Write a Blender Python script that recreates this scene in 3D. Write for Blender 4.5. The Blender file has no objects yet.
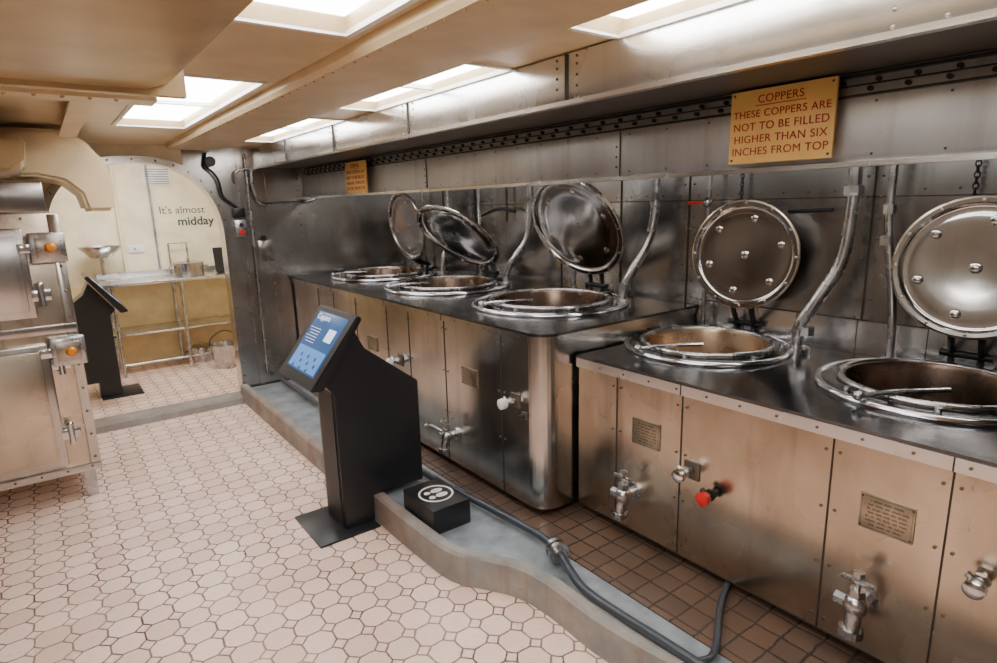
import bpy, bmesh, math, random
from mathutils import Vector as V, Matrix
random.seed(4)
sc=bpy.context.scene
COL=sc.collection
# ------------------------------------------------------------ materials
class NT:
    def __init__(s,name):
        s.m=bpy.data.materials.new(name); s.m.use_nodes=True
        s.t=s.m.node_tree; s.n=s.t.nodes; s.l=s.t.links
        s.b=s.n['Principled BSDF']
    def node(s,ty,**k):
        n=s.n.new(ty)
        for a,v in k.items(): setattr(n,a,v)
        return n
    def M(s,op,a,b=None,c=None):
        n=s.node('ShaderNodeMath',operation=op)
        for i,x in enumerate((a,b,c)):
            if x is None: continue
            if isinstance(x,(int,float)): n.inputs[i].default_value=x
            else: s.l.new(x,n.inputs[i])
        return n.outputs[0]
    def mix(s,f,a,b):
        n=s.node('ShaderNodeMix',data_type='RGBA')
        if isinstance(f,(int,float)): n.inputs[0].default_value=f
        else: s.l.new(f,n.inputs[0])
        for i,x in ((6,a),(7,b)):
            if isinstance(x,tuple): n.inputs[i].default_value=(*x,1)
            else: s.l.new(x,n.inputs[i])
        return n.outputs[2]
    def pos(s): return s.node('ShaderNodeNewGeometry').outputs['Position']
    def noise(s,scale,detail=4,stretch=None,rough=.55):
        n=s.node('ShaderNodeTexNoise'); n.inputs['Scale'].default_value=scale
        n.inputs['Detail'].default_value=detail; n.inputs['Roughness'].default_value=rough
        p=s.pos()
        if stretch:
            mp=s.node('ShaderNodeMapping'); mp.inputs['Scale'].default_value=stretch
            s.l.new(p,mp.inputs[0]); p=mp.outputs[0]
        s.l.new(p,n.inputs['Vector']); return n.outputs['Fac']
    def ramp(s,f,a,b,ca=(0,0,0),cb=(1,1,1)):
        r=s.node('ShaderNodeValToRGB'); e=r.color_ramp.elements
        e[0].position=a;e[1].position=b;e[0].color=(*ca,1);e[1].color=(*cb,1)
        s.l.new(f,r.inputs[0]); return r.outputs[0]
    def rng(s,f,a,b,c,d):
        r=s.node('ShaderNodeMapRange'); s.l.new(f,r.inputs[0])
        for i,x in enumerate((a,b,c,d)): r.inputs[i+1].default_value=x
        return r.outputs[0]
    def bump(s,h,st,dist=.01):
        b=s.node('ShaderNodeBump'); b.inputs['Strength'].default_value=st; b.inputs['Distance'].default_value=dist
        s.l.new(h,b.inputs['Height']); s.l.new(b.outputs[0],s.b.inputs['Normal'])
def plain(name,c,rough=.5,metal=0,emit=None,es=1,var=0.08,coat=0):
    t=NT(name); b=t.b
    f=t.noise(6,5)
    d=tuple(x*(1-var*2) for x in c); u=tuple(min(1,x*(1+var)) for x in c)
    t.l.new(t.ramp(f,.3,.7,d,u),b.inputs['Base Color'])
    b.inputs['Roughness'].default_value=rough; b.inputs['Metallic'].default_value=metal
    if coat: b.inputs['Coat Weight'].default_value=coat
    if emit:
        b.inputs['Emission Color'].default_value=(*emit,1); b.inputs['Emission Strength'].default_value=es
    return t.m
def steel(name,ca,cb,r0=.22,r1=.42,metal=1,scale=2.2,stretch=None,bmp=.1,wav=.0,stain=None,sa=.3,brush=.006):
    t=NT(name); b=t.b
    f=t.noise(scale,3,stretch)
    c=t.ramp(f,.25,.75,ca,cb)
    if stain:
        g=t.noise(1.8,6,(1,1,.55),rough=.6); k=t.ramp(g,.44,.78)
        c=t.mix(t.M('MULTIPLY',k,sa),c,stain)
        g2=t.noise(26,3,(1,1,.6)); k2=t.ramp(g2,.70,.78)
        c=t.mix(t.M('MULTIPLY',k2,sa*.7),c,stain)
        g3=t.noise(14,4,(1,1,.07)); k3=t.ramp(g3,.55,.78)
        c=t.mix(t.M('MULTIPLY',k3,sa*.6),c,stain)
    t.l.new(c,b.inputs['Base Color'])
    g=t.noise(scale*1.3,2)
    t.l.new(t.rng(g,.3,.7,r0,r1),b.inputs['Roughness'])
    b.inputs['Metallic'].default_value=metal
    h=t.noise(1.4,1)
    h2=t.noise(70,2,(1,1,.03))
    hh=t.M('ADD',t.M('MULTIPLY',h,1.0+wav*6),t.M('MULTIPLY',h2,brush))
    t.bump(hh,bmp,.03)
    return t.m
def tiles(name,size,ca,cb,grout,k=.72,w=.03,rough=.3,square=False,rot=0):
    t=NT(name)
    sp=t.node('ShaderNodeSeparateXYZ')
    mp=t.node('ShaderNodeMapping'); mp.inputs['Rotation'].default_value=(0,0,rot); mp.inputs['Scale'].default_value=(1/size,1/size,1)
    t.l.new(t.pos(),mp.inputs[0]); 
    ns=t.node('ShaderNodeTexNoise'); ns.inputs['Scale'].default_value=1.3; t.l.new(mp.outputs[0],ns.inputs['Vector'])
    va=t.node('ShaderNodeVectorMath',operation='MULTIPLY_ADD'); t.l.new(ns.outputs['Color'],va.inputs[0]); va.inputs[1].default_value=(.16,.16,0); t.l.new(mp.outputs[0],va.inputs[2])
    t.l.new(va.outputs[0],sp.inputs[0])
    x,y=sp.outputs[0],sp.outputs[1]
    fx=t.M('FLOOR',x); fy=t.M('FLOOR',y)
    a=t.M('ABSOLUTE',t.M('SUBTRACT',t.M('SUBTRACT',x,fx),.5)); b=t.M('ABSOLUTE',t.M('SUBTRACT',t.M('SUBTRACT',y,fy),.5))
    edge=t.M('SUBTRACT',.5,t.M('MAXIMUM',a,b))
    if square:
        d=edge
    else:
        sm=t.M('SUBTRACT',t.M('ADD',a,b),k)
        inside=t.M('LESS_THAN',sm,0)
        e2=t.M('ADD',edge,t.M('MULTIPLY',t.M('SUBTRACT',1,inside),9))
        d=t.M('MINIMUM',e2,t.M('MULTIPLY',t.M('ABSOLUTE',sm),.707))
    wob=t.M('MULTIPLY',t.M('SUBTRACT',t.noise(60,3),.5),w*1.3)
    d=t.M('ADD',d,wob)
    g=t.rng(d,w*.5,w*1.3,1,0)
    cv=t.node('ShaderNodeCombineXYZ'); t.l.new(fx,cv.inputs[0]); t.l.new(fy,cv.inputs[1])
    wn=t.node('ShaderNodeTexWhiteNoise'); t.l.new(cv.outputs[0],wn.inputs[0])
    c=t.mix(wn.outputs[0],ca,cb)
    big=t.noise(1.7,5)
    c=t.mix(t.rng(big,.5,.8,0,.35),c,tuple(v*.6 for v in cb))
    fine=t.noise(45,4)
    c=t.mix(t.rng(fine,.56,.75,0,.45),c,tuple(v*.58 for v in ca))
    dirt=t.rng(t.noise(3,4),.35,.65,.65,1)
    c=t.mix(t.M('MULTIPLY',g,dirt),c,grout)
    t.l.new(c,t.b.inputs['Base Color'])
    t.l.new(t.rng(g,0,1,rough,.8),t.b.inputs['Roughness'])
    t.bump(t.M('ADD',t.M('MULTIPLY',g,-1),t.M('MULTIPLY',fine,.3)),.35,.004)
    return t.m
MT={}
MT['floor']=tiles('floor_tile',.118,(.90,.68,.56),(.74,.52,.41),(.075,.028,.012),k=.73,w=.033,rough=.36)
MT['ptile']=tiles('plinth_tile',.10,(.12,.07,.045),(.075,.047,.034),(.015,.01,.008),w=.05,square=True,rough=.3)
MT['cream']=plain('cream_paint',(.69,.53,.31),.32)
MT['cream2']=plain('cream_duct',(.48,.34,.17),.26)
MT['creamw']=plain('cream_wall',(.84,.73,.51),.5)
MT['yellow']=plain('ochre_wall',(.84,.66,.34),.5)
MT['wallg']=plain('galley_wall_dark',(.17,.145,.115),.4)
MT['steel_r']=steel('stainless_warm',(.50,.42,.32),(.76,.66,.54),.23,.32,1,stain=(.15,.09,.05),sa=.75)
MT['steel_l']=steel('stainless_front',(.42,.40,.38),(.70,.67,.62),.19,.26,1,stain=(.14,.10,.07),sa=.5)
MT['steel_b']=steel('stainless_back',(.42,.41,.40),(.66,.64,.62),.2,.28,1,stain=(.14,.11,.09),sa=.6)
MT['hood']=steel('stainless_hood',(.66,.67,.68),(.84,.84,.85),.22,.30,1,stretch=(1,.3,1),stain=(.3,.27,.23),sa=.25)
MT['fascia']=steel('fascia_steel',(.50,.53,.58),(.70,.74,.79),.34,.46,.85,stretch=(1,.3,1),stain=(.14,.11,.09),sa=.5)
MT['lid']=steel('polished_lid',(.54,.53,.52),(.80,.79,.78),.1,.17,1,scale=4,bmp=.12,wav=.7,stain=(.22,.16,.11),sa=.35,brush=.0)
MT['lidrim']=steel('lid_rim',(.34,.27,.21),(.60,.54,.47),.25,.35,1,scale=14)
MT['chrome']=steel('bright_steel',(.58,.58,.60),(.82,.82,.84),.12,.2,1,scale=9)
MT['pipe']=steel('pipe_metal',(.38,.38,.39),(.62,.61,.61),.22,.32,1,scale=9)
MT['top']=steel('black_worktop',(.06,.06,.065),(.19,.19,.20),.12,.2,.95,scale=4,bmp=.05)
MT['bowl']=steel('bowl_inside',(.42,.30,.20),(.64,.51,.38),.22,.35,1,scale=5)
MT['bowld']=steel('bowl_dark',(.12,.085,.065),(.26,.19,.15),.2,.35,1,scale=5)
MT['dark']=plain('dark_metal',(.02,.02,.022),.4,.3)
MT['seam']=plain('seam_dark',(.03,.022,.016),.7)  # dark brown for panel joints and gaps
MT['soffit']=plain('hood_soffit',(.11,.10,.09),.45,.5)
MT['rivet']=plain('rivet_metal',(.18,.145,.11),.4,.8)
MT['grey']=plain('grey_deck_paint',(.25,.285,.31),.32,var=.3)
MT['curb']=steel('worn_curb',(.17,.175,.175),(.36,.33,.29),.4,.6,0,scale=7,stain=(.22,.10,.045),sa=.9)
MT['gpipe']=plain('grey_pipe_paint',(.04,.05,.062),.3)
MT['black']=plain('kiosk_black',(.012,.013,.015),.33)
MT['blackm']=plain('kiosk_black_matt',(.018,.019,.022),.5)
MT['brass']=steel('engraved_plate',(.34,.28,.20),(.52,.45,.34),.3,.4,.95,scale=20)
MT['signy']=plain('sign_yellow',(.90,.60,.20),.4,var=.06)
MT['red']=plain('red_letters',(.42,.02,.015),.5,var=0)
MT['redk']=plain('red_handle',(.62,.012,.01),.3)
MT['orange']=plain('amber_knob',(.80,.28,.02),.25,.3)
MT['white']=plain('white_plastic',(.8,.8,.78),.4)
MT['ink']=plain('dark_letters',(.02,.055,.055),.6,var=0)
MT['plate']=plain('plate_letters',(.06,.045,.03),.6,var=0)
MT['lamp']=plain('lamp_diffuser',(.9,.9,.9),.5,emit=(.98,.98,1.0),es=15)
MT['lamphousing']=plain('lamp_white_housing',(.85,.83,.78),.45)
MT['screen']=plain('screen_display',(.01,.06,.16),.15,emit=(.012,.08,.25),es=.8)
MT['scrw']=plain('screen_white',(.7,.8,.9),.3,emit=(.5,.65,.8),es=.8,var=0)
MT['scrb']=plain('screen_lightblue',(.08,.24,.5),.3,emit=(.03,.15,.45),es=.8,var=0)
# ------------------------------------------------------------ mesh helpers
def empty(name,loc=(0,0,0)):
    e=bpy.data.objects.new(name,None); e.location=loc; COL.objects.link(e); e.empty_display_size=.1
    return e
def fin(o,par=None):
    COL.objects.link(o)
    if par is not None:
        o.parent=par; o.matrix_parent_inverse=Matrix.Translation(-par.location)
    return o
def obj(name,bm,mat,par=None,smooth=False):
    me=bpy.data.meshes.new(name); bmesh.ops.recalc_face_normals(bm,faces=bm.faces); bm.to_mesh(me); bm.free()
    if smooth:
        for p in me.polygons: p.use_smooth=True
        try: me.set_sharp_from_angle(angle=math.radians(40))
        except Exception: pass
    me.materials.append(MT[mat]); 
    return fin(bpy.data.objects.new(name,me),par)
def addbox(bm,x0,x1,y0,y1,z0,z1,bev=0):
    r=bmesh.ops.create_cube(bm,size=1)
    for v in r['verts']:
        v.co=V(((x0+x1)/2+v.co.x*(x1-x0),(y0+y1)/2+v.co.y*(y1-y0),(z0+z1)/2+v.co.z*(z1-z0)))
    if bev:
        es=list({e for v in r['verts'] for e in v.link_edges})
        bmesh.ops.bevel(bm,geom=es,offset=bev,segments=2,affect='EDGES',profile=.5)
def box(name,x0,x1,y0,y1,z0,z1,mat,par=None,bev=0):
    bm=bmesh.new(); addbox(bm,x0,x1,y0,y1,z0,z1,bev); return obj(name,bm,mat,par,bev>0)
def addcyl(bm,p0,p1,r,r2=None,seg=20):
    p0,p1=V(p0),V(p1); d=p1-p0
    q=V((0,0,1)).rotation_difference(d.normalized()).to_matrix().to_4x4()
    bmesh.ops.create_cone(bm,cap_ends=True,segments=seg,radius1=r,radius2=r if r2 is None else r2,depth=d.length,matrix=Matrix.Translation((p0+p1)/2)@q)
def cyl(name,p0,p1,r,mat,par=None,r2=None,seg=24):
    bm=bmesh.new(); addcyl(bm,p0,p1,r,r2,seg); return obj(name,bm,mat,par,True)
def addsph(bm,c,r,sc=(1,1,1),seg=12):
    bmesh.ops.create_uvsphere(bm,u_segments=seg,v_segments=max(6,seg//2),radius=r,matrix=Matrix.Translation(c)@Matrix.Diagonal((*sc,1)))
def catmull(pts,n=8):
    P=[V(p) for p in pts]; out=[]
    for i in range(len(P)-1):
        a=P[max(i-1,0)];b=P[i];c=P[i+1];d=P[min(i+2,len(P)-1)]
        for k in range(n):
            t=k/n
            out.append(.5*((2*b)+(-a+c)*t+(2*a-5*b+4*c-d)*t*t+(-a+3*b-3*c+d)*t**3))
    out.append(P[-1]); return out
def addtube(bm,pts,r,seg=12,smooth=True,n=8):
    P=catmull(pts,n) if smooth and len(pts)>2 else [V(p) for p in pts]
    prev=None; rings=[]
    for i,p in enumerate(P):
        t=(P[min(i+1,len(P)-1)]-P[max(i-1,0)]).normalized()
        if prev is None:
            a=t.orthogonal().normalized()
        else:
            a=(prev-t*prev.dot(t)).normalized()
        prev=a; b=t.cross(a)
        rings.append([bm.verts.new(p+(a*math.cos(2*math.pi*k/seg)+b*math.sin(2*math.pi*k/seg))*r) for k in range(seg)])
    for i in range(len(rings)-1):
        for k in range(seg):
            bm.faces.new((rings[i][k],rings[i][(k+1)%seg],rings[i+1][(k+1)%seg],rings[i+1][k]))
    bm.faces.new(rings[0]); bm.faces.new(rings[-1][::-1])
def tube(name,pts,r,mat,par=None,smooth=True,seg=14):
    bm=bmesh.new(); addtube(bm,pts,r,seg,smooth); return obj(name,bm,mat,par,True)
def addlathe(bm,prof,mtx=Matrix(),seg=56):
    rings=[]
    for r,z in prof:
        if r<1e-6: rings.append([bm.verts.new(mtx@V((0,0,z)))])
        else: rings.append([bm.verts.new(mtx@V((r*math.cos(2*math.pi*k/seg),r*math.sin(2*math.pi*k/seg),z))) for k in range(seg)])
    for A,B in zip(rings,rings[1:]):
        for k in range(seg):
            k2=(k+1)%seg
            if len(A)==1 and len(B)==1: continue
            if len(A)==1: bm.faces.new((A[0],B[k],B[k2]))
            elif len(B)==1: bm.faces.new((A[k],A[k2],B[0]))
            else: bm.faces.new((A[k],A[k2],B[k2],B[k]))
def lathe(name,prof,mat,par=None,mtx=Matrix(),seg=56):
    bm=bmesh.new(); addlathe(bm,prof,mtx,seg); return obj(name,bm,mat,par,True)
def ringprof(R,r,z=0,n=10):
    return [(R+r*math.cos(2*math.pi*i/n),z+r*math.sin(2*math.pi*i/n)) for i in range(n+1)]
def extrude(name,poly,axis,a0,a1,mat,par=None,bev=0):
    """poly: 2d points; axis 'z': (x,y), 'y': (x,z), 'x': (y,z)"""
    bm=bmesh.new()
    def mk(p,a):
        return {'z':V((p[0],p[1],a)),'y':V((p[0],a,p[1])),'x':V((a,p[0],p[1]))}[axis]
    A=[bm.verts.new(mk(p,a0)) for p in poly]; B=[bm.verts.new(mk(p,a1)) for p in poly]
    bm.faces.new(A); bm.faces.new(B[::-1])
    n=len(poly)
    for i in range(n): bm.faces.new((A[i],A[(i+1)%n],B[(i+1)%n],B[i]))
    if bev:
        bmesh.ops.recalc_face_normals(bm,faces=bm.faces)
        es=[e for e in bm.edges if len(e.link_faces)==2 and e.calc_face_angle(0)>.6]
        bmesh.ops.bevel(bm,geom=es,offset=bev,segments=2,affect='EDGES')
    return obj(name,bm,mat,par,bev>0)
def strip(name,outer,inner,z0,z1,mat,par):
    bm=bmesh.new(); rows=[]
    for (a,b),(c,d) in zip(outer,inner):
        rows.append([bm.verts.new(p) for p in ((a,b,z0),(a,b,z1-.012),(a+.012,b,z1),(c-.01,d,z1),(c,d,z1-.01),(c,d,z0))])
    for A,B in zip(rows,rows[1:]):
        for k in range(6): bm.faces.new((A[k],A[(k+1)%6],B[(k+1)%6],B[k]))
    bm.faces.new(rows[0]); bm.faces.new(rows[-1])
    return obj(name,bm,mat,par,True)
def cut(o,cutters):
    for c in cutters:
        m=o.modifiers.new('b','BOOLEAN'); m.operation='DIFFERENCE'; m.object=c; m.solver='EXACT'
    bpy.context.view_layer.update()
    dg=bpy.context.evaluated_depsgraph_get()
    me=bpy.data.meshes.new_from_object(o.evaluated_get(dg))
    o.modifiers.clear(); o.data=me
    for c in cutters: bpy.data.objects.remove(c)
FX=Matrix(((0,0,-1),(-1,0,0),(0,1,0)))   # text facing -X: x->-Y, y->Z, n->-X
FY=Matrix(((1,0,0),(0,0,-1),(0,1,0)))    # facing -Y
def text(name,s,size,loc,rot,mat,par=None,align='CENTER',ext=.0006,bold=0,spc=1.08):
    c=bpy.data.curves.new(name,'FONT'); c.body=s; c.size=size; c.align_x=align; c.align_y='CENTER'; c.extrude=ext; c.offset=bold; c.space_character=spc
    o=bpy.data.objects.new(name,c); COL.objects.link(o)
    bpy.context.view_layer.update()
    me=bpy.data.meshes.new_from_object(o.evaluated_get(bpy.context.evaluated_depsgraph_get()))
    bpy.data.objects.remove(o)
    me.transform(Matrix.Translation(loc)@rot.to_4x4())
    me.materials.clear(); me.materials.append(MT[mat])
    return fin(bpy.data.objects.new(name,me),par)
# ------------------------------------------------------------ camera
cam=bpy.data.cameras.new('camera'); co=bpy.data.objects.new('camera',cam); COL.objects.link(co)
R=V((.7955,-.6054,-.0256)).normalized(); F=V((.5878,.7812,-.2104)); F=(F-R*F.dot(R)).normalized(); U=R.cross(F)
co.matrix_world=Matrix.Translation((0,0,1.65))@Matrix((R,U,-F)).transposed().to_4x4()
cam.lens=36*600/997; cam.sensor_width=36; cam.clip_start=.02
sc.camera=co
WY=5.45; ZC=2.15; XB=2.95
# ------------------------------------------------------------ shell
box('floor',-1.8,3.1,-1.4,7.7,-.1,0,'floor')
box('wall_right',XB,XB+.1,-1.4,WY,0,2.4,'steel_b')
box('wall_left',-1.8,-1.7,-1.4,WY+.1,0,2.4,'wallg')
box('wall_servery_left',-1.8,-1.7,WY+.1,7.7,0,2.4,'creamw')
box('wall_front',-1.7,XB,-1.4,-1.3,0,2.4,'wallg')
def archpts(r,n=32):
    out=[]
    for i in range(n+1):
        a=math.pi*i/n; c,s=math.cos(a),math.sin(a); q=2/2.4
        out.append((.65+r*math.copysign(abs(c)**q,c),1.40+(r+.02)*abs(s)**q))
    return out
poly_cut=[(1.26,-.2)]+archpts(.61)+[(.04,-.2)]
w_=box('wall_back',-1.7,XB,WY,WY+.12,0,2.4,'creamw')
cut(w_,[extrude('cutter',poly_cut,'y',WY-.2,WY+.4,'seam')])
cl=box('trim_cladding',1.0,XB-.002,WY-.012,WY,0,2.148,'steel_b')
cut(cl,[extrude('cutter',poly_cut,'y',WY-.2,WY+.2,'seam')])
bm=bmesh.new()
path=[(1.295,0)]+archpts(.645)+[(.005,0)]
inner=[(1.245,0)]+archpts(.595)+[(.055,0)]
vs=[]
for (a,b),(c_,d) in zip(path,inner):
    vs.append([bm.verts.new((a,WY-.03,b)),bm.verts.new((c_,WY-.03,d)),bm.verts.new((c_,WY+.13,d)),bm.verts.new((a,WY+.13,b))])
for A,B in zip(vs,vs[1:]):
    for k in range(4): bm.faces.new((A[k],A[(k+1)%4],B[(k+1)%4],B[k]))
obj('trim_arch',bm,'steel_l')
bm=bmesh.new()
for (a,b),(c_,d) in list(zip(path,inner))[1:-1:2]:
    addsph(bm,((a+c_)/2,WY-.032,(b+d)/2),.008)
for z in [i*.12+.1 for i in range(11)]: addsph(bm,(1.27,WY-.032,z),.008)
for x in (1.40,1.62,1.9): 
    for z in [i*.1+.1 for i in range(20)]: addsph(bm,(x,WY-.014,z),.007)
obj('trim_rivets',bm,'rivet')
bm=bmesh.new()
for x in (1.42,1.64): addbox(bm,x-.02,x+.02,WY-.02,WY-.012,0,2.14)
obj('trim_battens',bm,'steel_l')
extrude('door_sill',[(WY-.14,0),(WY-.12,.045),(WY+.12,.045),(WY+.14,0)],'x',.06,1.24,'curb')
# ceiling with light wells
ceil=box('ceiling',-1.8,XB+.1,-1.4,WY,ZC,ZC+.2,'cream')
wells=[(.45,.82,.35,1.80),(.45,.82,2.62,4.25),(1.30,1.54,3.5,4.85),(1.30,1.54,1.92,3.08),(1.30,1.54,.2,1.38)]
cs=[]
for (x0,x1,y0,y1) in wells:
    bm=bmesh.new(); s=.02
    lo=[(x0,y0),(x1,y0),(x1,y1),(x0,y1)]; hi=[(x0+s,y0+s*2),(x1-s,y0+s*2),(x1-s,y1-s*2),(x0+s,y1-s*2)]
    A=[bm.verts.new((x,y,ZC-.01)) for x,y in lo]; B=[bm.verts.new((x,y,ZC+.06)) for x,y in hi]
    bm.faces.new(A[::-1]); bm.faces.new(B)
    for i in range(4): bm.faces.new((A[i],A[(i+1)%4],B[(i+1)%4],B[i]))
    cs.append(obj('cutter',bm,'seam'))
cut(ceil,cs)
for (x0,x1,y0,y1) in wells:
    e=empty('ceiling_light',((x0+x1)/2,(y0+y1)/2,ZC+.06)); s=.026
    box('diffuser',x0+s,x1-s,y0+s*2,y1-s*2,ZC+.03,ZC+.052,'lamp',e,.006)
    bm=bmesh.new()
    for a in ((x0-.015,x0+.005,y0-.015,y1+.015),(x1-.005,x1+.015,y0-.015,y1+.015),(x0,x1,y0-.015,y0+.005),(x0,x1,y1-.005,y1+.015)):
        addbox(bm,*a,ZC-.008,ZC+.03)
    obj('frame',bm,'lamphousing',e)
    bm=bmesh.new()
    addbox(bm,x0,x1,(y0+y1)/2-.012,(y0+y1)/2+.012,ZC+.01,ZC+.029)
    obj('cross_bar',bm,'lamphousing',e)
# ceiling beams / ducts
e=empty('air_duct',(-.5,1,2.05))
extrude('duct_body',[(-1.65,2.148),(-1.65,1.98),(.30,1.98),(.36,2.00),(.385,2.05),(.385,2.148)],'y',-1.2,2.0,'cream2',e,.01)
box('duct_flange',-1.6,.40,1.985,2.015,1.965,2.149,'cream2',e,.004)
e=empty('air_duct',(1.06,2,2.1))
extrude('duct_body',[(.87,2.149),(.87,2.12),(.885,2.104),(1.225,2.104),(1.245,2.12),(1.245,2.149)],'y',-1.2,5.25,'cream',e)
bm=bmesh.new()
for y in [.3+.09*i for i in range(54)]: addsph(bm,(.895,y,2.104),.005)
obj('duct_rivets',bm,'cream2',e)
e=empty('ceiling_beam',(.3,3.1,2.1))
box('beam_web',-1.6,.43,2.7,2.73,2.06,2.149,'cream',e); box('beam_flange',-1.6,.43,2.65,2.78,2.05,2.065,'cream',e)
bm=bmesh.new()
for x in [-.5+.08*i for i in range(11)]: addsph(bm,(x,2.67,2.05),.007)
obj('beam_rivets',bm,'cream2',e)
e=empty('ceiling_beam',(.3,4.0,2.1))
box('beam_web',.20,.22,2.82,4.2,2.07,2.149,'cream',e); box('beam_flange',.17,.25,2.82,4.2,2.06,2.075,'cream',e)
e=empty('curved_air_duct',(-.3,4.6,1.95))
prof=[(-1.6,2.12),(-1.6,1.86),(.05,1.86),(.17,1.83),(.24,1.76),(.26,1.66),(.40,1.66),(.41,1.80),(.38,1.95),(.30,2.06),(.20,2.12)]
extrude('duct_elbow',prof,'y',4.35,4.95,'cream',e,.02)
extrude('duct_branch',[(-1.6,2.0),(-1.6,1.84),(-.05,1.84),(0,1.88),(.02,2.0)],'y',3.6,4.34,'cream2',e,.02)
# ------------------------------------------------------------ hood
e=empty('extraction_hood',(2.2,2,2))
box('fascia',1.95,1.965,-1.2,WY-.02,1.735,1.99,'fascia',e,.002)
extrude('fascia_lip',[(1.93,1.725),(1.97,1.725),(1.97,1.75),(1.93,1.74)],'y',-1.2,WY-.02,'hood',e)
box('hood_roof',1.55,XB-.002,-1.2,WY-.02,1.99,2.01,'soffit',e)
box('upper_panel',1.545,1.56,-1.2,WY-.02,1.985,2.145,'hood',e,.003)
box('panel_lip',1.53,1.56,-1.2,WY-.02,1.975,1.99,'hood',e)
bm=bmesh.new()
for y in (1.62,2.75,3.7,4.6): addbox(bm,1.538,1.545,y-.004,y+.004,1.985,2.145)
obj('panel_joints',bm,'seam',e)
bm=bmesh.new()
for y in (1.57,1.67,2.70,2.80,.5,.6,3.65,3.75):
    for z in (2.0,2.035,2.07,2.105,2.13): addsph(bm,(1.545,y,z),.005)
for y in [i*.18-.3 for i in range(31)]: addsph(bm,(1.95,y,1.76),.004); addsph(bm,(1.95,y,1.905),.004)
for y in (1.75,.2,3.3): 
    for z in (1.78,1.82,1.86): addsph(bm,(1.95,y,z),.005)
obj('panel_rivets',bm,'rivet',e)
bm=bmesh.new()
for y in (1.75,.2,3.3): addbox(bm,1.946,1.95,y-.022,y-.019,1.745,1.92)
obj('fascia_joints',bm,'seam',e)
e=empty('track_rail',(1.93,2,1.95))
bm=bmesh.new(); addbox(bm,1.932,1.95,-1.2,5.3,1.974,1.982); addbox(bm,1.932,1.95,-1.2,5.3,1.921,1.927)
addbox(bm,1.943,1.95,-1.2,5.3,1.951,1.955)
obj('rails',bm,'dark',e)
bm=bmesh.new()
for i in range(60): 
    y=-.268+i*.095
    addcyl(bm,(1.936,y,1.963),(1.95,y,1.963),.007,seg=10); addcyl(bm,(1.936,y+.02,1.94),(1.95,y+.02,1.94),.007,seg=10)
obj('rail_rollers',bm,'dark',e,True)
bm=bmesh.new()
for y in (.1,.62,1.15,2.1,2.6,3.15,4.2,4.7): addbox(bm,XB-.006,XB,y-.003,y+.003,.9,1.99)
addbox(bm,XB-.006,XB,-1,2.03,1.08,1.083)
addbox(bm,XB-.006,XB,-1,5.4,1.63,1.634)
for y in [-.8+.28*i for i in range(10)]: addbox(bm,XB-.014,XB,y,y+.003,.93,1.08)
obj('trim_seams',bm,'seam')
box('trim_splashback',XB-.012,XB-.004,-1,2.0,.925,1.078,'hood')
bm=bmesh.new()
for y in (.1,1.15,2.1,3.15,4.2):
    for z in [1.0+.09*i for i in range(11)]: addsph(bm,(XB-.002,y-.03,z),.006); addsph(bm,(XB-.002,y+.03,z),.006)
for y in [i*.12 for i in range(45)]: addsph(bm,(XB-.002,y,1.66),.005)
obj('trim_wall_rivets',bm,'rivet')
# ------------------------------------------------------------ signs
def sign(y0,y1,z0,z1):
    e=empty('coppers_sign',(1.91,(y0+y1)/2,(z0+z1)/2)); X=1.900
    box('plate',X,X+.012,y0,y1,z0,z1,'signy',e,.002)
    yc=(y0+y1)/2; h=(z1-z0)
    s=h*.150
    rows=[('COPPERS',.86,s),('THESE COPPERS ARE',.67,s*.93),('NOT TO BE FILLED',.50,s),('HIGHER THAN SIX',.33,s),('INCHES FROM TOP',.16,s)]
    for tx,f,ss in rows:
        text('lettering',tx,ss,(X-.001,yc,z0+h*f),FX,'red',e)
    box('underline',X-.0016,X,yc-s*2.35,yc+s*2.35,z0+h*.775,z0+h*.785,'red',e)
    bm=bmesh.new()
    for a in (y0+.012,y1-.012):
        for b in (z0+.012,z1-.012): addsph(bm,(X,a,b),.004)
    obj('screws',bm,'rivet',e)
    box('mount',X+.012,1.932,yc-.03,yc+.03,z0+.02,z0+.06,'dark',e)
sign(.868,1.205,1.754,1.982)
sign(4.03,4.38,1.74,1.965)
# ------------------------------------------------------------ plinth + curb
curb=[(1.22,5.40),(1.22,4.0),(1.22,2.75),(1.225,2.3),(1.245,2.05),(1.33,1.90),(1.40,1.77),(1.425,1.6),(1.42,1.35),(1.45,1.1),(1.49,.9),(1.52,.5),(1.54,0),(1.54,-1.2)]
cp=[(p.x,p.y) for p in catmull([V((x,y,0)) for x,y in curb],5)]
e=empty('raised_plinth',(1.9,2,0))
extrude('plinth_slab',[(x+.03,y) for x,y in cp]+[(XB-.004,-1.2),(XB-.004,5.40)],'z',.001,.105,'grey',e)
strip('curb_lip',cp,[(x+.062,y) for x,y in cp],.0,.15,'curb',e)
box('tiled_strip',1.66,XB-.005,-1.2,5.38,.10,.112,'ptile',e)
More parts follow.
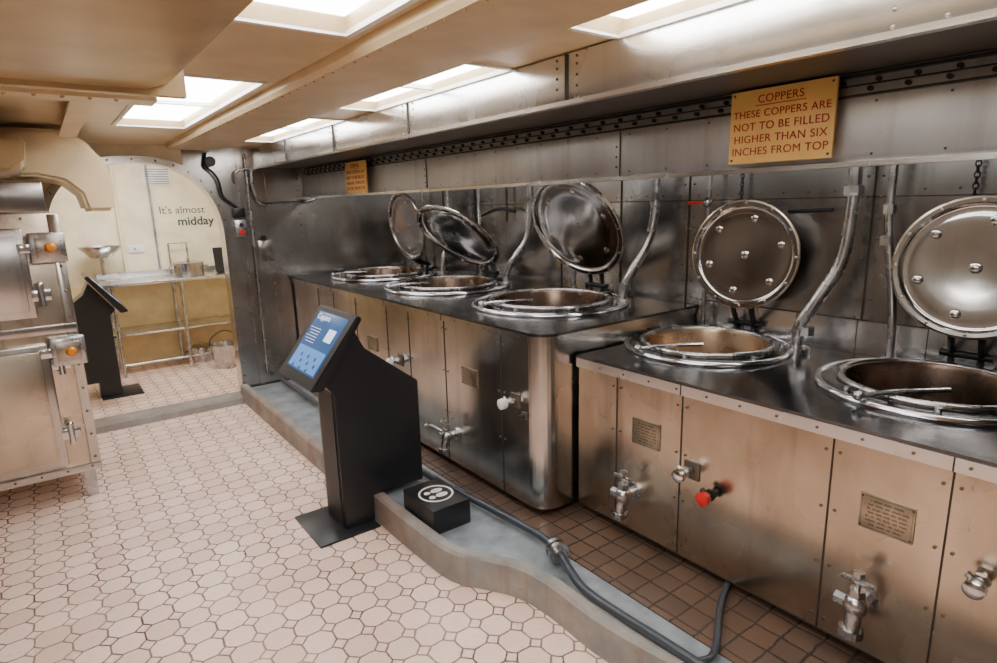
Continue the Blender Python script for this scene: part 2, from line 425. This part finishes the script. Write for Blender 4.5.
# ------------------------------------------------------------ cabinets
def cabinet(xf,y0,y1,zb,zt,seams,mat,rc,trim):
    e=empty('copper_cabinet',(2.3,(y0+y1)/2,zb))
    def plan(off):
        r=rc
        pts=[(XB-.014,y1),(xf-off,y1)]
        for i in range(9):
            a=math.pi+ (math.pi/2)*i/8
            pts.append((xf-off+r+r*math.cos(a),y0-off+r+r*math.sin(a)))
        pts.append((XB-.014,y0-off)); return pts
    body=extrude('body',plan(0),'z',zb,zt-.03,mat,e)
    top=extrude('worktop',plan(.015),'z',zt-.03,zt,'top',e)
    lip=extrude('edge_trim',plan(.018),'z',zt-trim,zt-.012,'hood' if rc<.01 else 'steel_l',e)
    bm=bmesh.new()
    for s in seams: addbox(bm,xf-.003,xf,s-.0025,s+.0025,zb,zt-trim)
    addbox(bm,xf-.002,xf,y0+rc,y1,zb+.0,zb+.004)
    for s in seams[1::2]: addbox(bm,xf-.0195,xf-.018,s-.002,s+.002,zt-trim,zt-.012)
    obj('panel_seams',bm,'seam',e)
    bm=bmesh.new()
    for s in seams:
        for k in range(7):
            z=zb+.05+k*(zt-trim-zb-.1)/6
            for d in (-.022,.022): 
                if k%2==0: addcyl(bm,(xf-.004,s+d,z),(xf,s+d,z),.0055,seg=8)
    for k in range(int((y1-y0-rc)/.14)):
        y=y0+rc+.05+k*.14
        addcyl(bm,(xf-.021,y,zt-trim/2-.005),(xf-.018,y,zt-trim/2-.005),.005,seg=8)
    obj('screws',bm,'rivet',e)
    bm=bmesh.new()
    for y in (y0+.15,y1-.1,(y0+y1)/2):
        for x in (xf+.12,XB-.15): addbox(bm,x-.04,x+.04,y-.04,y+.04,.113,zb+.01)
    obj('feet',bm,'dark',e)
    return e,body,top,lip
WL=[(2.40,2.67,.335),(2.38,3.78,.335),(2.40,4.84,.335)]; WR=[(2.56,1.70,.285),(2.58,.74,.285)]
cabL=cabinet(1.775,2.03,5.40,.15,1.047,[2.345,2.88,3.30,3.60,4.09,4.5,4.82],'steel_l',.10,.045)
cabR=cabinet(1.99,-1.0,2.005,.15,.924,[1.76,1.41,.82,.49,-.1],'steel_r',.0001,.055)
for cab,W in ((cabL,WL),(cabR,WR)):
    for o in cab[1:]:
        cut(o,[cyl('cutter',(x,y,.3),(x,y,1.3),r+.02,'seam',seg=48) for x,y,r in W])
def copper(x,y,zt,ri,ro,lid,bowl):
    """lid: (cx,cy,cz,r,tilt,yaw)"""
    e=empty('cooking_copper',(x,y,zt)); T=Matrix.Translation((x,y,zt))
    lathe('bowl',[(ri+.03,.0),(ri+.028,.022),(ri+.012,.032),(ri,.03),(ri-.005,.015),(ri-.01,-.1),(ri-.04,-.25),(ri*.6,-.38),(0,-.42)],bowl,e,T)
    lathe('collar',[(ro,.0),(ro,.010),(ro-.03,.014),(ri+.05,.018),(ri+.028,.02)],'top',e,T)
    lathe('outer_ring',ringprof(ro-.005,.014,.008),'chrome',e,T)
    lathe('inner_ring',ringprof(ri+.02,.012,.030),'pipe',e,T)
    bm=bmesh.new()
    for a in (200,250,300,150):
        c,s=math.cos(math.radians(a)),math.sin(math.radians(a))
        addcyl(bm,(x+c*(ri+.06),y+s*(ri+.06),zt+.01),(x+c*(ri+.06),y+s*(ri+.06),zt+.035),.012,seg=10)
    addtube(bm,[(x-ri-.10,y+.10,zt+.035),(x-ri-.02,y+.02,zt+.05),(x-ri+.12,y-.10,zt+.055)],.009,8)
    addsph(bm,(x-ri-.10,y+.10,zt+.035),.02)
    obj('clamps',bm,'pipe',e,True)
    cx,cy,cz,r,tilt,yaw=lid
    s,c=math.sin(math.radians(tilt)),math.cos(math.radians(tilt))
    L=Matrix(((0,s,-c),(-1,0,0),(0,c,s))).to_4x4()
    L=Matrix.Translation((cx,cy,cz))@Matrix.Rotation(math.radians(yaw),4,'Z')@L
    lathe('lid',[(0,-.022),(r*.2,-.020),(r*.4,-.014),(r*.6,-.008),(r*.78,-.004),(r*.86,-.008),(r*.90,-.004),(r*.93,.010),(r*.985,.012),(r,.006),(r,-.012),(r*.95,-.02),(r*.7,-.045),(r*.3,-.06),(0,-.062)],'lid',e,L)
    lathe('lid_rim',ringprof(r*.985,.011,.0,8),'lidrim',e,L)
    bm=bmesh.new()
    for k in range(6):
        a=2*math.pi*k/6+.3
        addlathe(bm,[(0,.003),(.010,.002),(.017,-.001),(.022,-.006)],L@Matrix.Translation((r*.70*math.cos(a),r*.70*math.sin(a),-.003)),14)
    addlathe(bm,[(0,.004),(.012,.003),(.02,-.001),(.026,-.006)],L@Matrix.Translation((0,0,-.019)),14)
    obj('lid_studs',bm,'lid',e,True)
    bm=bmesh.new()
    for k in range(12):
        a=2*math.pi*k/12
        addlathe(bm,[(0,.006),(.006,.004),(.007,0)],L@Matrix.Translation((r*.955*math.cos(a),r*.955*math.sin(a),.011)),8)
    obj('rim_rivets',bm,'lidrim',e,True)
    pb=L@V((0,-r*.95,-.02)); pm=L@V((0,-r*.2,-.075)); hx=x+ri+.06
    bm=bmesh.new()
    for d in (-.05,.05):
        addtube(bm,[(hx,y+d,zt+.0),(hx+.01,y+d,zt+.07),(pb.x+.01,cy+d,pb.z),(pm.x,cy+d,pm.z)],.014,8)
    addcyl(bm,(hx+.01,y-.09,zt+.07),(hx+.01,y+.09,zt+.07),.016,seg=12)
    addbox(bm,hx-.04,hx+.05,y-.09,y+.09,zt+.0,zt+.03)
    obj('hinge_bracket',bm,'dark',e,True)
    bm=bmesh.new(); a=L@V((0,0,-.06)); b=L@V((0,0,-.10)); addcyl(bm,a,b,.03,.02); a=L@V((-.09,0,-.10)); b=L@V((.09,0,-.10)); addcyl(bm,a,b,.011,seg=10)
    obj('lid_handle',bm,'dark',e,True)
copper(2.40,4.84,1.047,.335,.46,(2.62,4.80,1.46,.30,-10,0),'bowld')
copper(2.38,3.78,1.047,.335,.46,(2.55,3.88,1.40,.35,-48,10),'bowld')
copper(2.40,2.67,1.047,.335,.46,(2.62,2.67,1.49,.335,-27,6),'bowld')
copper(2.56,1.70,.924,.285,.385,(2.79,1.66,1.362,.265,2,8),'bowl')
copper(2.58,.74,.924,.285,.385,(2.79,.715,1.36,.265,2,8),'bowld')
# ------------------------------------------------------------ pipes at the back
def steampipe(pts,r,cols=(),val=None,mat='pipe'):
    e=empty('steam_pipe',pts[-1])
    bm=bmesh.new(); addtube(bm,pts,r,14)
    p=V(pts[-1]); addcyl(bm,p+V((0,0,.0)),p+V((0,0,.025)),r*2.1); 
    for q in cols:
        q=V(q); addcyl(bm,q-V((0,0,.02)),q+V((0,0,.02)),r*1.5,seg=8)
    obj('pipe',bm,mat,e,True)
    if val:
        q=V(val); bm=bmesh.new(); addsph(bm,q,.024,(1,1,1.2)); addcyl(bm,q,q+V((-.05,.0,0)),.010); obj('valve_body',bm,'pipe',e,True)
        cyl('valve_lever',q+V((-.045,0,0)),q+V((-.05,.09,.0)),.008,'redk',e)
steampipe([(2.84,2.25,1.98),(2.84,2.25,1.75),(2.84,2.25,1.60),(2.82,2.27,1.42),(2.76,2.33,1.25),(2.73,2.37,1.15),(2.72,2.38,1.047)],.026,[(2.84,2.25,1.66),(2.73,2.37,1.14)])
steampipe([(2.84,3.36,1.98),(2.84,3.36,1.75),(2.84,3.36,1.55),(2.82,3.38,1.38),(2.74,3.46,1.22),(2.72,3.50,1.12),(2.72,3.51,1.047)],.026,[(2.84,3.36,1.66)])
steampipe([(2.84,4.45,1.98),(2.84,4.45,1.7),(2.84,4.45,1.4),(2.78,4.46,1.2),(2.76,4.46,1.047)],.024)
steampipe([(2.84,1.19,1.98),(2.84,1.19,1.75),(2.84,1.19,1.58),(2.83,1.21,1.35),(2.79,1.29,1.16),(2.77,1.34,1.05),(2.77,1.35,.924)],.028,[(2.84,1.19,1.66),(2.78,1.32,1.03)])
steampipe([(2.86,1.05,1.98),(2.86,1.05,1.6),(2.86,1.04,1.45),(2.86,1.01,1.25),(2.85,.99,1.1),(2.85,.985,.924)],.017,[(2.86,1.05,1.58),(2.86,1.05,1.45)])
steampipe([(2.88,1.93,1.98),(2.88,1.93,1.4),(2.88,1.93,.924)],.014,[(2.88,1.93,1.5)],(2.87,1.93,1.62))
steampipe([(2.88,2.95,1.98),(2.88,2.95,1.4),(2.88,2.95,1.047)],.012,[(2.88,2.95,1.25)])
steampipe([(2.88,4.05,1.98),(2.88,4.05,1.4),(2.88,4.05,1.047)],.012)
steampipe([(2.90,4.98,1.98),(2.90,4.98,1.4),(2.90,4.98,1.047)],.012)
e=empty('lid_chain',(2.9,1.7,1.9)); bm=bmesh.new()
for (y,z0) in ((1.76,1.55),(3.1,1.6),(3.72,1.5),(.78,1.62)):
    z=1.98
    k=0
    while z>z0:
        M=Matrix.Translation((2.91,y,z))@Matrix.Rotation(math.pi/2*(k%2),4,'Z')@Matrix.Rotation(math.pi/2,4,'X')@Matrix.Diagonal((1,1.5,1,1))
        addlathe(bm,ringprof(.009,.003,0,5),M,8); z-=.021;k+=1
obj('links',bm,'dark',e,True)
e=empty('wall_stay',(2.9,1.4,1.5))
tube('stay_bar',[(2.90,1.50,1.57),(2.88,1.40,1.575),(2.86,1.28,1.58)],.010,'dark',e)
e=empty('wall_stay',(2.9,3.7,1.5))
tube('stay_bar',[(2.90,3.6,1.58),(2.85,3.75,1.60),(2.84,3.95,1.55)],.012,'dark',e)
# ------------------------------------------------------------ front fittings
def plaque(xf,y,z,w,h,rows):
    e=empty('maker_plate',(xf,y,z))
    box('plate',xf-.006,xf,y-w/2,y+w/2,z-h/2,z+h/2,'brass',e,.0015)
    bm=bmesh.new()
    for k in range(rows):
        zz=z+h*.34-k*h*.68/(rows-1)
        half=w*(.30 if k in (0,rows-1) else .41)*random.uniform(.85,1)
        yy=y-half
        while yy<y+half:
            word=random.randint(3,8)
            for q in range(word):
                if yy>y+half: break
                addbox(bm,xf-.0066,xf-.006,yy,yy+.0022,zz-h*.026,zz+h*(.026 if q%3 else .01)); yy+=.0036
            yy+=.005
    for s in (-1,1):
        addbox(bm,xf-.0066,xf-.006,y-w*.46,y+w*.46,z+s*h*.445-.0005,z+s*h*.445+.0005)
        addbox(bm,xf-.0066,xf-.006,y+s*w*.46-.0005,y+s*w*.46+.0005,z-h*.445,z+h*.445)
    for a in (-1,1):
        for b in (-1,1): addsph(bm,(xf-.005,y+a*w*.46,z+b*h*.42),.004)
    obj('engraving',bm,'plate',e)
plaque(1.775,2.63,.717,.15,.10,6); plaque(1.775,3.84,.70,.15,.10,6)
plaque(1.99,1.59,.645,.15,.12,7); plaque(1.99,.645,.653,.155,.12,7)
def valve(xf,y,z,s=1.0):
    e=empty('drain_valve',(xf,y,z)); bm=bmesh.new()
    addcyl(bm,(xf+.001,y,z),(xf-.012,y,z),.038*s,seg=24)
    addcyl(bm,(xf-.01,y,z),(xf-.05*s,y,z),.022*s)
    c=V((xf-.075*s,y,z)); addsph(bm,c,.036*s,(1,1,1.1),16)
    addtube(bm,[c,c+V((-.01,0,-.03*s)),c+V((-.018,.0,-.075*s))],.025*s,14)
    addcyl(bm,c+V((-.018,0,-.07*s)),c+V((-.02,0,-.095*s)),.036*s,seg=8)
    addcyl(bm,c+V((0,0,.02)),c+V((0,0,.055*s)),.024*s,seg=6)
    addcyl(bm,c+V((0,0,.05*s)),c+V((0,0,.105*s)),.009*s)
    addcyl(bm,c+V((0,0,.10*s)),c+V((0,0,.113*s)),.017*s,seg=6)
    addcyl(bm,c+V((-.005,-.045*s,.085*s)),c+V((-.005,.045*s,.085*s)),.008*s,seg=8)
    addcyl(bm,c+V((0,.03*s,0)),c+V((0,.06*s,.0)),.02*s,seg=6)
    obj('body',bm,'pipe',e,True); return e
e=valve(1.775,2.79,.34,.95); valve(1.99,1.645,.355,1.05); valve(1.99,.675,.36,1.05)
tube('lever',[(1.70,2.82,.36),(1.69,2.93,.37),(1.69,2.99,.35)],.007,'pipe',e); 
bm=bmesh.new(); addsph(bm,(1.69,2.99,.35),.014); obj('lever_tip',bm,'pipe',e,True)
def cock(xf,y,z,tip='chrome',plate=True):
    e=empty('steam_cock',(xf,y,z)); 
    if plate: box('backplate',xf-.006,xf+.001,y-.045,y+.028,z-.035,z+.04,'rivet',e,.002)
    bm=bmesh.new(); addcyl(bm,(xf,y,z),(xf-.05,y,z),.014); addcyl(bm,(xf-.02,y,z),(xf-.036,y,z),.024,seg=6); addcyl(bm,(xf-.05,y,z),(xf-.062,y,z),.02,seg=20)
    addcyl(bm,(xf-.045,y-.0,z),(xf-.045,y+.03,z+.02),.010)
    obj('spindle',bm,'pipe' if tip!='redk' else 'dark',e,True)
    lathe('cap',[(0,.0),(.024,.0),(.027,.006),(.027,.03),(.018,.036),(0,.036)],tip,e,Matrix.Translation((xf-.06,y,z))@Matrix.Rotation(-math.pi/2,4,'Y'),20)
cock(1.775,2.24,.68,'white'); cock(1.775,3.44,.655,'white',True); cock(1.99,1.36,.555,'chrome'); cock(1.99,1.245,.50,'redk',False); cock(1.99,.39,.575,'chrome',False)
e=empty('square_cock',(1.775,2.165,.62)); box('plate',1.768,1.776,2.15,2.185,.60,.64,'rivet',e,.002); cyl('stem',(1.77,2.165,.62),(1.735,2.165,.62),.011,'dark',e)
# floor pipe
e=empty('drain_pipe',(1.5,2,.15))
tube('main_pipe',[(1.55,5.3,.15),(1.55,4,.15),(1.56,2.8,.15),(1.60,2.3,.15),(1.63,1.95,.15),(1.605,1.76,.16),(1.55,1.62,.16),(1.50,1.48,.16),(1.49,1.3,.165),(1.50,1.1,.165),(1.525,.8,.15),(1.55,.3,.15),(1.60,-.8,.15)],.018,'gpipe',e)
bm=bmesh.new(); d=V((-.3,-.9,0)).normalized(); p=V((1.60,1.745,.16))
addcyl(bm,p-d*.028,p-d*.008,.046); addcyl(bm,p+d*.008,p+d*.028,.046); addcyl(bm,p-d*.045,p+d*.045,.027)
for k in range(6):
    a=math.pi/3*k; o=d.orthogonal().normalized(); q=d.cross(o); c=p+(o*math.cos(a)+q*math.sin(a))*.037
    addcyl(bm,c-d*.034,c+d*.034,.006,seg=6)
obj('flange',bm,'pipe',e,True)
tube('branch_pipe',[(1.515,.98,.16),(1.57,.965,.155),(1.66,1.0,.14),(1.78,1.07,.135),(1.92,1.14,.132),(2.10,1.2,.131)],.013,'gpipe',e)
# ------------------------------------------------------------ kiosk
def kiosk():
    e=empty('information_kiosk',(1.1,2.9,0))
    body=[(1.05,0),(1.05,.74),(1.00,.80),(1.175,1.05),(1.225,.95),(1.515,.725),(1.515,.152),(1.212,.152),(1.212,0)]
    extrude('pedestal',body,'y',2.75,3.0,'black',e,.004)
    extrude('recessed_post',[(1.044,0),(1.044,.76),(1.05,.76),(1.05,0)],'y',2.785,2.965,'blackm',e)
    box('base_plate',.885,1.21,2.68,3.06,0,.012,'black',e,.003)
    p0=V((.915,.795)); p1=V((1.18,1.13)); d=(p1-p0).normalized(); n=V((d.y,-d.x)); Ls=(p1-p0).length
    q=[p0,p1,p1+n*.03,p0+n*.055+d*.03]
    extrude('screen_housing',[tuple(v) for v in q],'y',2.70,3.19,'black',e,.006)
    m=V((d.x,0,d.y)); nn=V((-n.x,0,-n.y))
    Rm=Matrix((V((0,-1,0)),m,nn)).transposed()
    def P(s,y,o): 
        b=V((p0.x,0,p0.y))+m*s+nn*o; return V((b.x,y,b.z))
    def quad(name,s0,s1,y0,y1,o,mat):
        b=bmesh.new(); b.faces.new([b.verts.new(P(s0,y0,o)),b.verts.new(P(s1,y0,o)),b.verts.new(P(s1,y1,o)),b.verts.new(P(s0,y1,o))]); obj(name,b,mat,e)
    quad('bezel',.01,Ls-.01,2.71,3.18,.001,'blackm')
    quad('display',.06,Ls-.035,2.755,3.135,.0022,'screen')
    text('screen_title','Coppers',.045,P(Ls-.065,3.115,.004),Rm,'scrw',e,'LEFT',.0002,.0004)
    for k in range(6):
        quad('screen_text_line',.295-k*.016,.2975-k*.016,2.98,3.12-.015*(k%3),.004,'scrw')
    quad('screen_photo',.245,.315,2.80,2.89,.004,'scrw')
    quad('screen_panel',.07,.19,2.77,3.12,.003,'scrb')
    b=bmesh.new()
    for k in range(9):
        c=P(.11+.04*math.sin(k*2.1),2.82+.03*k,.0042); 
        addlathe(b,[(0,0),(.012,0)],Matrix.Translation(c)@Rm.to_4x4(),12)
    obj('screen_drawing',b,'screen',e)
    return e
k1=kiosk()
k2=kiosk()
k2.location=V((.36,6.42,0)); k2.rotation_euler=(0,0,math.radians(180))
e=empty('floor_marker_box',(1.39,2.41,.105))
box('box',1.29,1.50,2.26,2.56,.105,.235,'black',e,.006)
lathe('marker_ring',[(.078,0),(.078,.0015),(.088,.0015),(.088,0)],'white',e,Matrix.Translation((1.395,2.41,.2352)),40)
bm=bmesh.new()
for dxx in (-.026,.026):
    M=Matrix.Translation((1.395+0,2.41+dxx,.2352))@Matrix.Rotation(math.radians(90),4,'Z')
    addlathe(bm,[(0,.0015),(.02,.0015),(.02,0)],M@Matrix.Translation((0,-.018,0))@Matrix.Diagonal((1,1.6,1,1)),20)
    addlathe(bm,[(0,.0015),(.015,.0015),(.015,0)],M@Matrix.Translation((0,.036,0))@Matrix.Diagonal((1,1.1,1,1)),20)
obj('footprints',bm,'white',e)
# ------------------------------------------------------------ left oven cabinet
e=empty('steam_oven',(-.7,4.4,0)); YF=4.10
box('carcass',-1.6,.10,YF,4.85,.19,1.66,'steel_r',e,.01)
box('top_cap',-1.6,.06,YF+.02,4.85,1.66,1.82,'steel_b',e,.008)
box('upper_door',-.95,-.06,YF-.035,YF,1.10,1.58,'steel_l',e,.012)
box('upper_door_panel',-.90,-.09,YF-.041,YF-.034,1.14,1.54,'steel_b',e,.004)
box('lower_door',-1.0,-.045,YF-.035,YF,.235,.955,'steel_l',e,.012)
box('lower_door_panel',-.95,-.085,YF-.041,YF-.034,.275,.915,'steel_r',e,.004)
box('bottom_rail',-1.6,.105,YF-.012,YF,.17,.215,'steel_l',e,.003)
box('mid_rail',-1.6,.10,YF-.012,YF,1.0,1.05,'steel_l',e,.003)
box('corner_strip',.055,.104,YF-.01,YF,.19,1.65,'steel_l',e,.003)
bm=bmesh.new()
for x in (.04,-1.3):
    for y in (YF+.06,4.75): addbox(bm,x-.03,x+.03,y-.03,y+.03,0,.2)
obj('legs',bm,'pipe',e)
for (x,z) in ((.035,1.475),(.045,.90)):
    box('latch_box',x-.08,x+.08,YF-.06,YF-.005,z-.08,z+.08,'pipe',e,.008)
    box('latch_face',x-.055,x+.055,YF-.066,YF-.058,z-.055,z+.055,'lidrim',e,.003)
    lathe('latch_knob',[(0,.03),(.016,.028),(.024,.018),(.027,.0)],'orange',e,Matrix.Translation((x+.01,YF-.065,z))@Matrix.Rotation(math.pi/2,4,'X'),20)
    box('latch_bolt',x-.13,x-.07,YF-.055,YF-.03,z-.025,z+.025,'chrome',e,.004)
for (x,z) in ((-.03,1.22),(.0,.83),(-.01,.42)):
    bm=bmesh.new(); addcyl(bm,(x,YF-.045,z-.055),(x,YF-.045,z+.055),.016); addbox(bm,x-.045,x+.045,YF-.035,YF-.008,z-.03,z+.03,.003); addsph(bm,(x,YF-.045,z+.06),.018)
    obj('hinge',bm,'chrome',e,True)
bm=bmesh.new()
for z in [.25+i*.14 for i in range(10)]: addsph(bm,(.08,YF-.01,z),.008)
for x in [-.9+.12*i for i in range(9)]: addsph(bm,(x,YF-.012,.195),.007); addsph(bm,(x,YF,1.63),.007)
obj('rivets',bm,'rivet',e)
# ------------------------------------------------------------ end wall fittings
e=empty('wall_switch_box',(1.37,WY-.05,1.49))
box('case',1.33,1.42,WY-.06,WY-.012,1.42,1.56,'pipe',e,.006)
cyl('stop_button',(1.375,WY-.06,1.46),(1.375,WY-.085,1.46),.022,'redk',e)
cyl('start_button',(1.375,WY-.06,1.52),(1.375,WY-.075,1.52),.016,'dark',e)
box('cover_plate',1.325,1.425,WY-.05,WY-.012,1.58,1.66,'dark',e,.006)
e=empty('hanging_cable',(1.25,WY-.05,1.8))
tube('cable',[(1.17,WY-.04,2.10),(1.15,WY-.05,2.0),(1.20,WY-.06,1.95),(1.24,WY-.06,1.88),(1.26,WY-.05,1.76),(1.32,WY-.04,1.70),(1.37,WY-.03,1.66)],.010,'dark',e)
bm=bmesh.new(); addcyl(bm,(1.19,WY-.09,2.03),(1.19,WY-.012,2.03),.04); obj('horn',bm,'dark',e,True)
e=empty('wall_conduit',(1.6,WY-.05,1.6))
tube('conduit',[(1.38,WY-.04,1.86),(1.38,WY-.05,1.95),(1.50,WY-.05,1.97),(1.50,WY-.05,1.85),(1.55,WY-.05,1.70),(1.70,WY-.05,1.69),(2.0,WY-.05,1.71),(2.05,WY-.05,1.78),(2.05,WY-.05,1.98)],.013,'pipe',e)
tube('conduit_small',[(1.47,WY-.03,0.2),(1.47,WY-.03,1.0),(1.47,WY-.03,2.1)],.01,'pipe',e)
e=empty('junction_box',(1.5,WY-.05,.9)); box('case',1.50,1.62,WY-.06,WY-.012,1.2,1.38,'steel_l',e,.006); cyl('gland',(1.56,WY-.04,1.38),(1.56,WY-.04,1.42),.015,'dark',e)
e=empty('deckhead_fan',(.33,5.2,1.95)); lathe('fan_drum',[(0,.05),(.05,.05),(.075,.03),(.08,-.03),(.05,-.05),(0,-.05)],'dark',e,Matrix.Translation((.33,5.2,1.90))@Matrix.Rotation(math.pi/2,4,'X'),24)
cyl('fan_bracket',(.33,5.2,1.95),(.33,5.2,2.15),.012,'dark',e)
# ------------------------------------------------------------ room beyond
Y2=7.55
box('wall_servery_back',-1.7,2.6,Y2,Y2+.1,0,2.4,'creamw')
box('wall_servery_right',2.5,2.6,WY+.12,Y2,0,2.4,'creamw')
box('ceiling_servery',-1.7,2.6,WY+.12,Y2,2.3,2.4,'creamw')
box('baseboard_servery',-1.7,2.5,Y2-.02,Y2,0,.9,'yellow')
text('wall_quote',"It's almost",.112,(1.09,Y2-.002,1.655),FY,'ink',None,'LEFT',.001,0,1.0)
text('wall_quote',"midday",.13,(1.26,Y2-.002,1.53),FY,'ink',None,'LEFT',.001,.0025,1.0)
e=empty('servery_light',(.6,6.4,2.28)); box('diffuser',.2,1.3,6.1,6.6,2.26,2.285,'lamp',e,.005); box('frame',.15,1.35,6.05,6.65,2.28,2.3,'lamphousing',e)
e=empty('steel_servery_table',(1,7.2,0))
box('top',.42,1.95,6.95,Y2-.03,.93,.965,'hood',e,.006); box('upstand',.42,1.95,Y2-.04,Y2-.022,.93,1.02,'hood',e)
box('shelf',.42,1.95,7.0,Y2-.05,.42,.44,'hood',e,.004)
bm=bmesh.new()
for x in (.5,1.12,1.88):
    for y in (7.0,Y2-.08): addcyl(bm,(x,y,0),(x,y,.94),.02,seg=12)
addcyl(bm,(.5,7.0,.12),(1.88,7.0,.12),.014,seg=10)
obj('frame',bm,'pipe',e,True)
def pot(name,x,y,z,r,h,mat,handle=None):
    e=empty(name,(x,y,z)); T=Matrix.Translation((x,y,z))
    lathe('body',[(0,.003),(r*.97,0),(r,.01),(r,h),(r+.006,h+.004),(r-.004,h),(r-.006,.01),(0,.008)],mat,e,T,32)
    if handle=='lid':
        lathe('lid',[(r+.008,h),(r+.008,h+.008),(r*.5,h+.022),(.012,h+.026),(.012,h+.04),(.02,h+.05),(0,h+.055)],mat,e,T,32)
        for s in (-1,1): tube('side_handle',[(x+s*r,y-.04,z+h*.7),(x+s*(r+.035),y-.03,z+h*.72),(x+s*(r+.035),y+.03,z+h*.72),(x+s*r,y+.04,z+h*.7)],.006,mat,e)
pot('stock_pot',1.25,7.2,.966,.15,.13,'steel_b','lid')
e=empty('steel_bucket',(1.42,6.75,0)); T=Matrix.Translation((1.42,6.75,0))
lathe('body',[(0,.01),(.105,.0),(.11,.01),(.15,.25),(.158,.256),(.146,.252),(.105,.02),(0,.015)],'pipe',e,T,32)
tube('bail_handle',[(1.27,6.75,.24),(1.29,6.74,.33),(1.42,6.73,.40),(1.55,6.74,.33),(1.57,6.75,.24)],.006,'dark',e)
pot('cooking_pot',1.28,7.25,0.0,.13,.16,'steel_b','lid')
e=empty('menu_stand',(1.6,7.2,.966)); 
extrude('board',[(7.20,.976),(7.25,1.24),(7.262,1.24),(7.215,.976)],'x',1.52,1.64,'black',e); box('foot',1.53,1.63,7.16,7.27,.966,.976,'black',e)
e=empty('wall_socket',(.83,Y2,1.25)); box('plate',.75,.90,Y2-.02,Y2,1.22,1.30,'white',e,.004); box('switch',.80,.82,Y2-.026,Y2-.018,1.25,1.27,'grey',e)
e=empty('wall_vent',(1.1,Y2,1.95)); box('frame',.98,1.25,Y2-.02,Y2,1.92,2.12,'lamphousing',e,.004)
bm=bmesh.new()
for k in range(7): addbox(bm,1.0,1.23,Y2-.028,Y2-.019,1.935+k*.025,1.945+k*.025)
obj('slats',bm,'grey',e)
e=empty('wall_pipe',(.93,Y2,1)); tube('pipe',[(.70,Y2-.04,1.03),(.70,Y2-.04,1.6),(.70,Y2-.04,2.3)],.014,'creamw',e); tube('pipe_small',[(1.02,Y2-.03,1.03),(1.02,Y2-.03,2.3)],.01,'grey',e)
e=empty('tap_frame',(1.0,7.4,1)); tube('frame_tube',[(1.12,7.45,.966),(1.12,7.45,1.30),(1.30,7.45,1.30),(1.30,7.45,.966)],.01,'pipe',e,False)
e=empty('wash_basin',(.42,7.3,1.3)); lathe('bowl',[(.0,-.12),(.09,-.11),(.17,-.03),(.185,0),(.175,.0),(.16,-.03),(.08,-.1),(0,-.108)],'pipe',e,Matrix.Translation((.48,7.25,1.32)),32)
box('bracket',.45,.51,7.35,Y2,1.25,1.29,'pipe',e); cyl('waste_pipe',(.48,7.25,1.21),(.48,7.25,1.03),.02,'pipe',e)
e=empty('floor_drain_tag',(1.15,1.33,0)); box('tag',1.16,1.20,1.42,1.45,0,.012,'dark',e,.002)
# ------------------------------------------------------------ lights
w=bpy.data.worlds.new('world'); sc.world=w; w.use_nodes=True; w.node_tree.nodes['Background'].inputs[0].default_value=(1,.97,.94,1); w.node_tree.nodes['Background'].inputs[1].default_value=.05
def area(name,loc,rot,sx,sy,p,col=(1,.96,.91)):
    l=bpy.data.lights.new(name,'AREA'); l.shape='RECTANGLE'; l.size=sx; l.size_y=sy; l.energy=p; l.color=col
    o=bpy.data.objects.new(name,l); o.location=loc; o.rotation_euler=rot; COL.objects.link(o)
area('galley_lamp',(-.7,.3,1.95),(0,0,0),.4,1.6,50)
area('servery_fill',(.7,6.3,2.2),(math.radians(25),0,0),1.2,.4,24)  # extra area light added to brighten the room beyond, no fitting
area('hood_fill',(2.25,1.0,1.97),(0,0,0),.1,1.8,10,(1,.95,.88))  # added fill that lifts the back wall; the hood has no lamps
area('hood_fill',(2.25,3.7,1.97),(0,0,0),.1,2.6,11,(1,.95,.9))  # second added fill, for the far end under the hood
